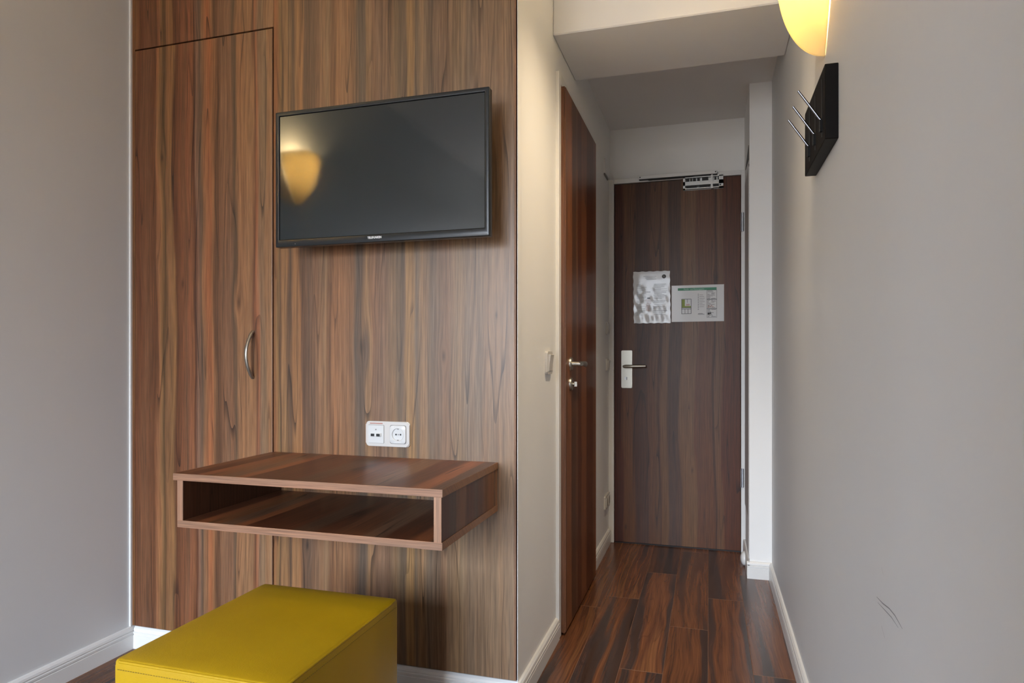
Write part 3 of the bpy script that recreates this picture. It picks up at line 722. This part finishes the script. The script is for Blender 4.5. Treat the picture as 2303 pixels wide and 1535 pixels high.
# notices on the entry door
def notice_left():
    x0, x1, z0, z1 = -0.400, -0.2035, 1.2145, 1.4975
    r = thing('notice_sheet', 'upright crinkled notice in a clear sleeve on the entry door, left of the plan', 'notice', ((x0 + x1) / 2, YD, z0))
    bm = bmesh.new(); nx, nz = 26, 36; rnd = random.Random(5)
    vs = [[None] * (nz + 1) for _ in range(nx + 1)]
    for i in range(nx + 1):
        for j in range(nz + 1):
            u, v = i / nx, j / nz
            y = YD - 0.0022 - 0.0007 * (math.sin(23 * u + 9 * v) * math.sin(17 * v + 3)) * (1 - v) - 0.00025 * rnd.random() * (1.2 - v)
            ex = 0.0012 * math.sin(v * 40) if i in (0, nx) else 0
            vs[i][j] = bm.verts.new((x0 + (x1 - x0) * u + ex + 0.004 * (1 - v), y, z0 + (z1 - z0) * v + (0.0012 * math.sin(u * 31) if j in (0, nz) else 0)))
    for i in range(nx):
        for j in range(nz): bm.faces.new((vs[i][j], vs[i + 1][j], vs[i + 1][j + 1], vs[i][j + 1]))
    ob = obj('sheet', bm, m_paper, r, smooth=60)
    yy = YD - 0.0050
    def bar(xa, xb, zc_, h): return (x0 + xa, x0 + xb, yy, yy + 0.0002, z0 + zc_ - h / 2, z0 + zc_ + h / 2)
    rr = random.Random(2); bars = []
    z = 0.222; bars2 = []
    bars += [bar(0.055, 0.125, 0.256, 0.0016), bar(0.066, 0.120, 0.248, 0.0016), bar(0.070, 0.125, 0.240, 0.0016)]
    while z > 0.045:
        if rr.random() < 0.86:
            bars2.append(bar(0.018, 0.018 + rr.uniform(0.02, 0.055), z, 0.0013))
            bars.append(bar(0.105 + rr.uniform(0, .01), 0.105 + rr.uniform(0.045, 0.08), z, 0.0013))
        z -= 0.0052
    obj('printed_column', B(*bars), m_ink2, r); obj('printed_column', B(*bars2), m_ink2, r)
    z = 0.128; bars = []
    while z > 0.062: bars.append(bar(0.068 + rr.uniform(-.004, .006), 0.090 + rr.uniform(-.004, .012), z, 0.0014)); z -= 0.0055
    obj('red_lines', B(*bars), m_inkred, r)
    for q_ in (bar(0.076, 0.092, 0.1365, 0.005), bar(0.064, 0.094, 0.170, 0.0016)): obj('dark_print', B(q_), m_ink, r)
    bm = bmesh.new(); N_ = 24; cx, cz = x0 + 0.166, z0 + 0.253
    prism(bm, circle(cx, cz, 0.0110, N_), 'y', yy, yy + 0.0002)
    sl_ = obj('round_emblem', bm, m_ink, r)
    obj('emblem_mark', B((cx - 0.0045, cx - 0.001, yy - 0.0002, yy, cz - 0.005, cz + 0.006), (cx + 0.0015, cx + 0.0045, yy - 0.0002, yy, cz - 0.006, cz + 0.003)), m_ink2, sl_)
notice_left()
def notice_plan():
    x0, x1, z0, z1 = -0.1935, 0.077, 1.2195, 1.4155
    r = thing('escape_plan', 'landscape laminated escape plan with a green header strip on the entry door', 'notice', ((x0 + x1) / 2, YD, z0))
    obj('sheet', bevel(B((x0, x1, YD - 0.0018, YD, z0, z1)), 0.0004, 1), m_plan, r)
    W, H_ = x1 - x0, z1 - z0; y = YD - 0.0021
    # positions read from the photograph as fractions of the sheet
    def q(fx0, fx1, fz0, fz1, dy=0.0): return (x0 + W * fx0, x0 + W * fx1, y - dy, y + 0.0004 - dy, z0 + H_ * fz0, z0 + H_ * fz1)
    hd = obj('green_header', B(q(0.12, 0.86, 0.855, 0.925)), m_inkgreen, r)
    text_mesh('Flucht- und Rettungsplan', 0.0105, (x0 + W * 0.43, y - 0.0002, z0 + H_ * 0.888), rotY, plain('pale_green_print', (0.42, 0.60, 0.48, 1), 0.5), 'header_lettering', hd, depth=0.0001, width=0.105)
    def outline(a, b, c, d, t=0.006): return [q(a, b, c, c + t * 1.3), q(a, b, d - t * 1.3, d), q(a, a + t, c, d), q(b - t, b, c, d)]
    bars = outline(0.19, 0.38, 0.215, 0.625, 0.009)
    bars += [q(0.255, 0.262, 0.22, 0.34), q(0.315, 0.322, 0.22, 0.34), q(0.19, 0.38, 0.34, 0.352), q(0.19, 0.38, 0.375, 0.388), q(0.30, 0.306, 0.52, 0.62)]
    obj('floor_plan', B(*bars), m_ink, r)
    obj('escape_route', B(q(0.20, 0.257, 0.39, 0.61), q(0.257, 0.37, 0.39, 0.43)), m_inkolive, r)
    obj('stairs_mark', B(q(0.275, 0.35, 0.445, 0.46), q(0.28, 0.35, 0.475, 0.487)), m_inkred, r)
    bars = [q(0.505, 0.523, 0.735 - i * 0.046, 0.757 - i * 0.046) for i in range(10)]
    bars += [q(0.535, 0.535 + (0.07, 0.09, 0.1, 0.08, 0.1, 0.06, 0.1, 0.09)[i], 0.722 - i * 0.046, 0.731 - i * 0.046) for i in range(8)]
    obj('legend', B(*bars), m_ink2, r)
    obj('legend_text', B(q(0.505, 0.63, 0.190, 0.205), q(0.51, 0.60, 0.212, 0.224)), m_ink2, r)
    bars = outline(0.675, 0.865, 0.105, 0.345, 0.005) + outline(0.675, 0.865, 0.345, 0.60, 0.006) + outline(0.675, 0.865, 0.60, 0.855, 0.006)
    obj('instruction_frames', B(*bars), m_ink, r)
    rr = random.Random(9)
    obj('instruction_text', B(*[q(a, a + rr.uniform(0.02, 0.09), z, z + 0.012) for z in [0.62 + i * 0.029 for i in range(8)] + [0.37 + i * 0.029 for i in range(8)] + [0.125 + i * 0.027 for i in range(8)] for a in (0.69, 0.76) if rr.random() < 0.72]), m_ink2, r)
    obj('red_symbols', B(*[q(a, a + 0.02, z, z + 0.02) for a, z in ((0.69, 0.37), (0.73, 0.38), (0.78, 0.39), (0.70, 0.41), (0.75, 0.42))]), m_inkred, r)
    obj('dark_symbols', B(q(0.69, 0.73, 0.19, 0.235), q(0.735, 0.757, 0.20, 0.25)), m_ink, r)
notice_plan()

# ------------------------------------------------------------------ switches and sockets on the hall's left wall
def switch(name, y, z, label, cat, tilt=1, w=0.078, h=0.078, group=None):
    r = thing(name, label, cat, (XC, y, z - h / 2), group)
    bm = prism(bmesh.new(), rrect(y - w / 2, y + w / 2, z - h / 2, z + h / 2, 0.008), 'x', XC, XC + 0.0095)
    bmesh.ops.bevel(bm, geom=[e for e in bm.edges if all(abs(v.co.x - XC - 0.0095) < 1e-6 for v in e.verts)], offset=0.003, segments=3, affect='EDGES')
    obj('cover_frame', bm, m_plastic, r, smooth=40)
    bm = bmesh.new(); a, b = y - w * 0.34, y + w * 0.34; zl, zh = z - h * 0.36, z + h * 0.36
    x1 = XC + 0.0095
    pr_ = [(x1 - 0.002, zl), (x1 + 0.0015, zl), (x1 + (0.0035), z - 0.002), (x1 + 0.0075, zh), (x1 - 0.002, zh)] if tilt else [(x1 - 0.002, zl), (x1 + 0.003, zl), (x1 + 0.003, zh), (x1 - 0.002, zh)]
    prism(bm, pr_, 'y', a, b); bevel(bm, 0.0008, 1)
    obj('rocker', bm, m_plastic, r)
    return r
switch('light_switch', 2.222, 1.008, 'white rocker light switch on the hall wall just before the bathroom door', 'switch')
switch('light_switch', 3.60, 1.186, 'small white wall switch past the bathroom door, upper of the two at handle height', 'switch', tilt=0, w=0.072, h=0.068)
switch('light_switch', 3.60, 0.986, 'small white rocker switch past the bathroom door, level with the door handles', 'switch', w=0.072, h=0.068)
# low socket near the floor
r = thing('hall_socket', 'white power socket low on the hall wall near the entry door', 'socket', (XC, 3.575, 0.21))
bm = prism(bmesh.new(), rrect(3.50, 3.65, 0.213, 0.287, 0.008), 'x', XC, XC + 0.010); bevel(bm, 0.0008, 1)
obj('cover_frame', bm, m_plastic, r)
for yy in (3.5375, 3.6125):
    s_ = obj('insert', prism(bmesh.new(), rrect(yy - 0.025, yy + 0.025, 0.225, 0.275, 0.004), 'x', XC + 0.009, XC + 0.0135), m_plastic, r)
    obj('well', prism(bmesh.new(), circle(yy, 0.25, 0.019, 24), 'x', XC + 0.0130, XC + 0.0140), plain('socket_shade', (0.40, 0.38, 0.35, 1), 0.6), s_)
# chime box high up
r = thing('door_chime', 'small white chime box high on the hall wall near the entry door', 'door chime', (XC, 3.555, 2.0))
bm = prism(bmesh.new(), rrect(3.485, 3.625, 2.005, 2.085, 0.012), 'x', XC, XC + 0.010); bevel(bm, 0.001, 1)
hb = obj('housing', bm, m_wall, r)
obj('shadow_strip', B((XC, XC + 0.006, 3.495, 3.618, 1.997, 2.006)), m_grey, r)  # grey strip standing in for the shadow under the box

# fittings on the side of the column: access panel, dark wedge, door stop
r = thing('access_panel', 'tall pale access panel on the side of the hall column beside the entry door', 'panel', (0.1815, 3.46, 0.2))
obj('panel_board', bevel(B((0.1785, 0.1815, 3.30, 3.62, 0.27, 1.92)), 0.001, 1), plain('grey_lacquer', (0.50, 0.48, 0.46, 1), 0.5), r)
obj('panel_frame', B((0.1790, 0.1815, 3.28, 3.298, 0.085, 1.935), (0.1790, 0.1815, 3.28, 3.64, 1.922, 1.936), (0.1790, 0.1815, 3.622, 3.64, 0.085, 1.935)), m_trim, r)
r = thing('dark_wedge', 'small dark wedge mark high on the side of the hall column', 'vent', (0.1815, 3.45, 1.97))
bm = prism(bmesh.new(), [(3.31, 2.03), (3.31, 1.965), (3.60, 1.99)], 'x', 0.1795, 0.1815)
obj('opening', bm, plain('wedge_grey', (0.10, 0.095, 0.09, 1), 0.8), r)  # flat dark wedge on the column side
bm = bmesh.new(); N_ = 24
for (rr, x) in ((0.0, 0),): pass
prof_ = [(0.034, 0.1700), (0.034, 0.163), (0.026, 0.155), (0.012, 0.150), (0.0005, 0.149)]
vr = [[bm.verts.new((x, 3.45 + rr * math.cos(2 * math.pi * i / N_), 0.037 + rr * math.sin(2 * math.pi * i / N_))) for i in range(N_)] for rr, x in prof_]
for a, b in zip(vr, vr[1:]):
    for i in range(N_): bm.faces.new((a[i], a[(i + 1) % N_], b[(i + 1) % N_], b[i]))
bm.faces.new(vr[0])
o = obj('door_stop', bm, m_trim, smooth=50, base=(0.170, 3.45, 0.037))
o['label'] = 'round white door stop on the skirting of the hall column'; o['category'] = 'door stop'

# ------------------------------------------------------------------ coat rack
cr = thing('coat_rack', 'black wooden coat rack with three slanted chrome pegs on the right wall', 'coat rack', (XR, 1.785, 1.517))
ry0, ry1, rz0_, rz1_, rxf = 1.628, 1.950, 1.518, 1.688, 0.2505
bd = obj('board', bevel(B((rxf, XR, ry0, ry1, rz0_, rz1_)), 0.0015, 1), m_black, cr)
for yb in (1.665, 1.765, 1.862):
    obj('slot', B((rxf - 0.0008, rxf + 0.001, yb - 0.004, yb + 0.004, 1.535, 1.668)), m_blackpin, bd)
    bm = bmesh.new(); tube(bm, [(rxf + 0.001, yb, 1.570), (rxf - 0.006, yb, 1.578), (0.1995, yb, 1.6465)], [0.0030, 0.0030, 0.0027], 12)
    pg = obj('peg', bm, m_chrome, cr, 'thin slanted chrome peg', smooth=60)
    obj('peg_hinge', bevel(B((rxf - 0.006, rxf + 0.001, yb - 0.005, yb + 0.005, 1.546, 1.574)), 0.001, 1), m_blackpin, pg)

# ------------------------------------------------------------------ ceiling ring for the added fill spot (above the frame)
rs = thing('hall_fill_ring', 'ceiling ring of the added fill light at the mouth of the hall', 'spotlight', (0.10, 1.72, ZC))
bm = bmesh.new(); vr = [[bm.verts.new((0.10 + rr * math.cos(math.pi * i / 16), 1.72 + rr * math.sin(math.pi * i / 16), z)) for i in range(32)] for rr, z in ((0.075, ZC), (0.073, ZC - 0.006), (0.056, ZC - 0.007), (0.052, ZC - 0.001))]
for a, b in zip(vr, vr[1:]):
    for i in range(32): bm.faces.new((a[i], a[(i + 1) % 32], b[(i + 1) % 32], b[i]))
obj('trim_ring', bm, m_steel, rs, smooth=50)

# ------------------------------------------------------------------ wall sconces
def sconce(yc, side, label):
    """side=+1: on the right wall, bulging towards -X; side=-1: on the left wall"""
    wx = XR if side > 0 else XL; s = -side
    zt_, zr = 1.778, 2.005; Hs = zr - zt_; P, W = 0.112, 0.116
    r = thing('wall_sconce', label, 'wall lamp', (wx, yc, zt_))
    bm = bmesh.new(); n, mseg = 28, 28; rows = []
    for i in range(n + 1):
        t = i / n; h = 1 - (1 - t) ** 1.6
        h = t ** 1.35
        p = P * math.sqrt(max(0, 1 - (1 - h) ** 2)); w_ = W * math.sin(math.pi / 2 * min(1, h)) ** 0.95 * (0.80 + 0.2 * h)
        row = []
        for j in range(mseg + 1):
            a = math.pi * j / mseg
            dip = 0.020 * math.sin(a) * (h ** 3)
            row.append(bm.verts.new((wx + s * (0.002 + p * math.sin(a)), yc + w_ * math.cos(a), zt_ + Hs * h + dip)))
        rows.append(row)
    for a, b in zip(rows[1:], rows[2:]):
        for j in range(mseg): bm.faces.new((a[j], a[j + 1], b[j + 1], b[j]))
    tip = bm.verts.new((wx + s * 0.003, yc, zt_))
    for j in range(mseg): bm.faces.new((tip, rows[1][j + 1], rows[1][j]))
    for v in rows[0]: bm.verts.remove(v)
    me_o = obj('glass_shade', bm, m_glass, r, 'frosted warm glass half-shell', smooth=80)
    sm = me_o.modifiers.new('thickness', 'SOLIDIFY'); sm.thickness = 0.003; sm.offset = 0
    obj('back_plate', B((min(wx, wx + s * 0.004), max(wx, wx + s * 0.004), yc - 0.04, yc + 0.04, zt_ + 0.09, zt_ + 0.18)), m_plastic, r)
    bm = bmesh.new(); bc = Vector((wx + s * 0.045, yc, zt_ + 0.135))
    tube(bm, [(wx + s * 0.003, yc, bc.z), (wx + s * 0.03, yc, bc.z)], 0.013, 16)
    obj('lamp_holder', bm, m_plastic, r, smooth=50)
    bm = bmesh.new(); bmesh.ops.create_uvsphere(bm, u_segments=16, v_segments=10, radius=0.016, matrix=Matrix.Translation(bc))
    bl = NT('bulb'); bl.b.inputs['Emission Color'].default_value = (1, 0.78, 0.45, 1); bl.b.inputs['Emission Strength'].default_value = 6
    obj('bulb', bm, bl.m, r, smooth=60)
    l = bpy.data.lights.new('sconce_bulb', 'POINT'); l.energy = SC_RIGHT if side > 0 else SC_LEFT; l.color = (1.0, 0.76, 0.42); l.shadow_soft_size = 0.02
    lo = bpy.data.objects.new('sconce_bulb', l); lo.location = (wx + s * 0.058, yc, zt_ + 0.165); C.objects.link(lo)
sconce(1.80, 1, 'lit frosted half-shell wall lamp on the right wall above the coat rack')
sconce(0.66, -1, 'lit frosted half-shell wall lamp on the left wall, seen reflected in the television')
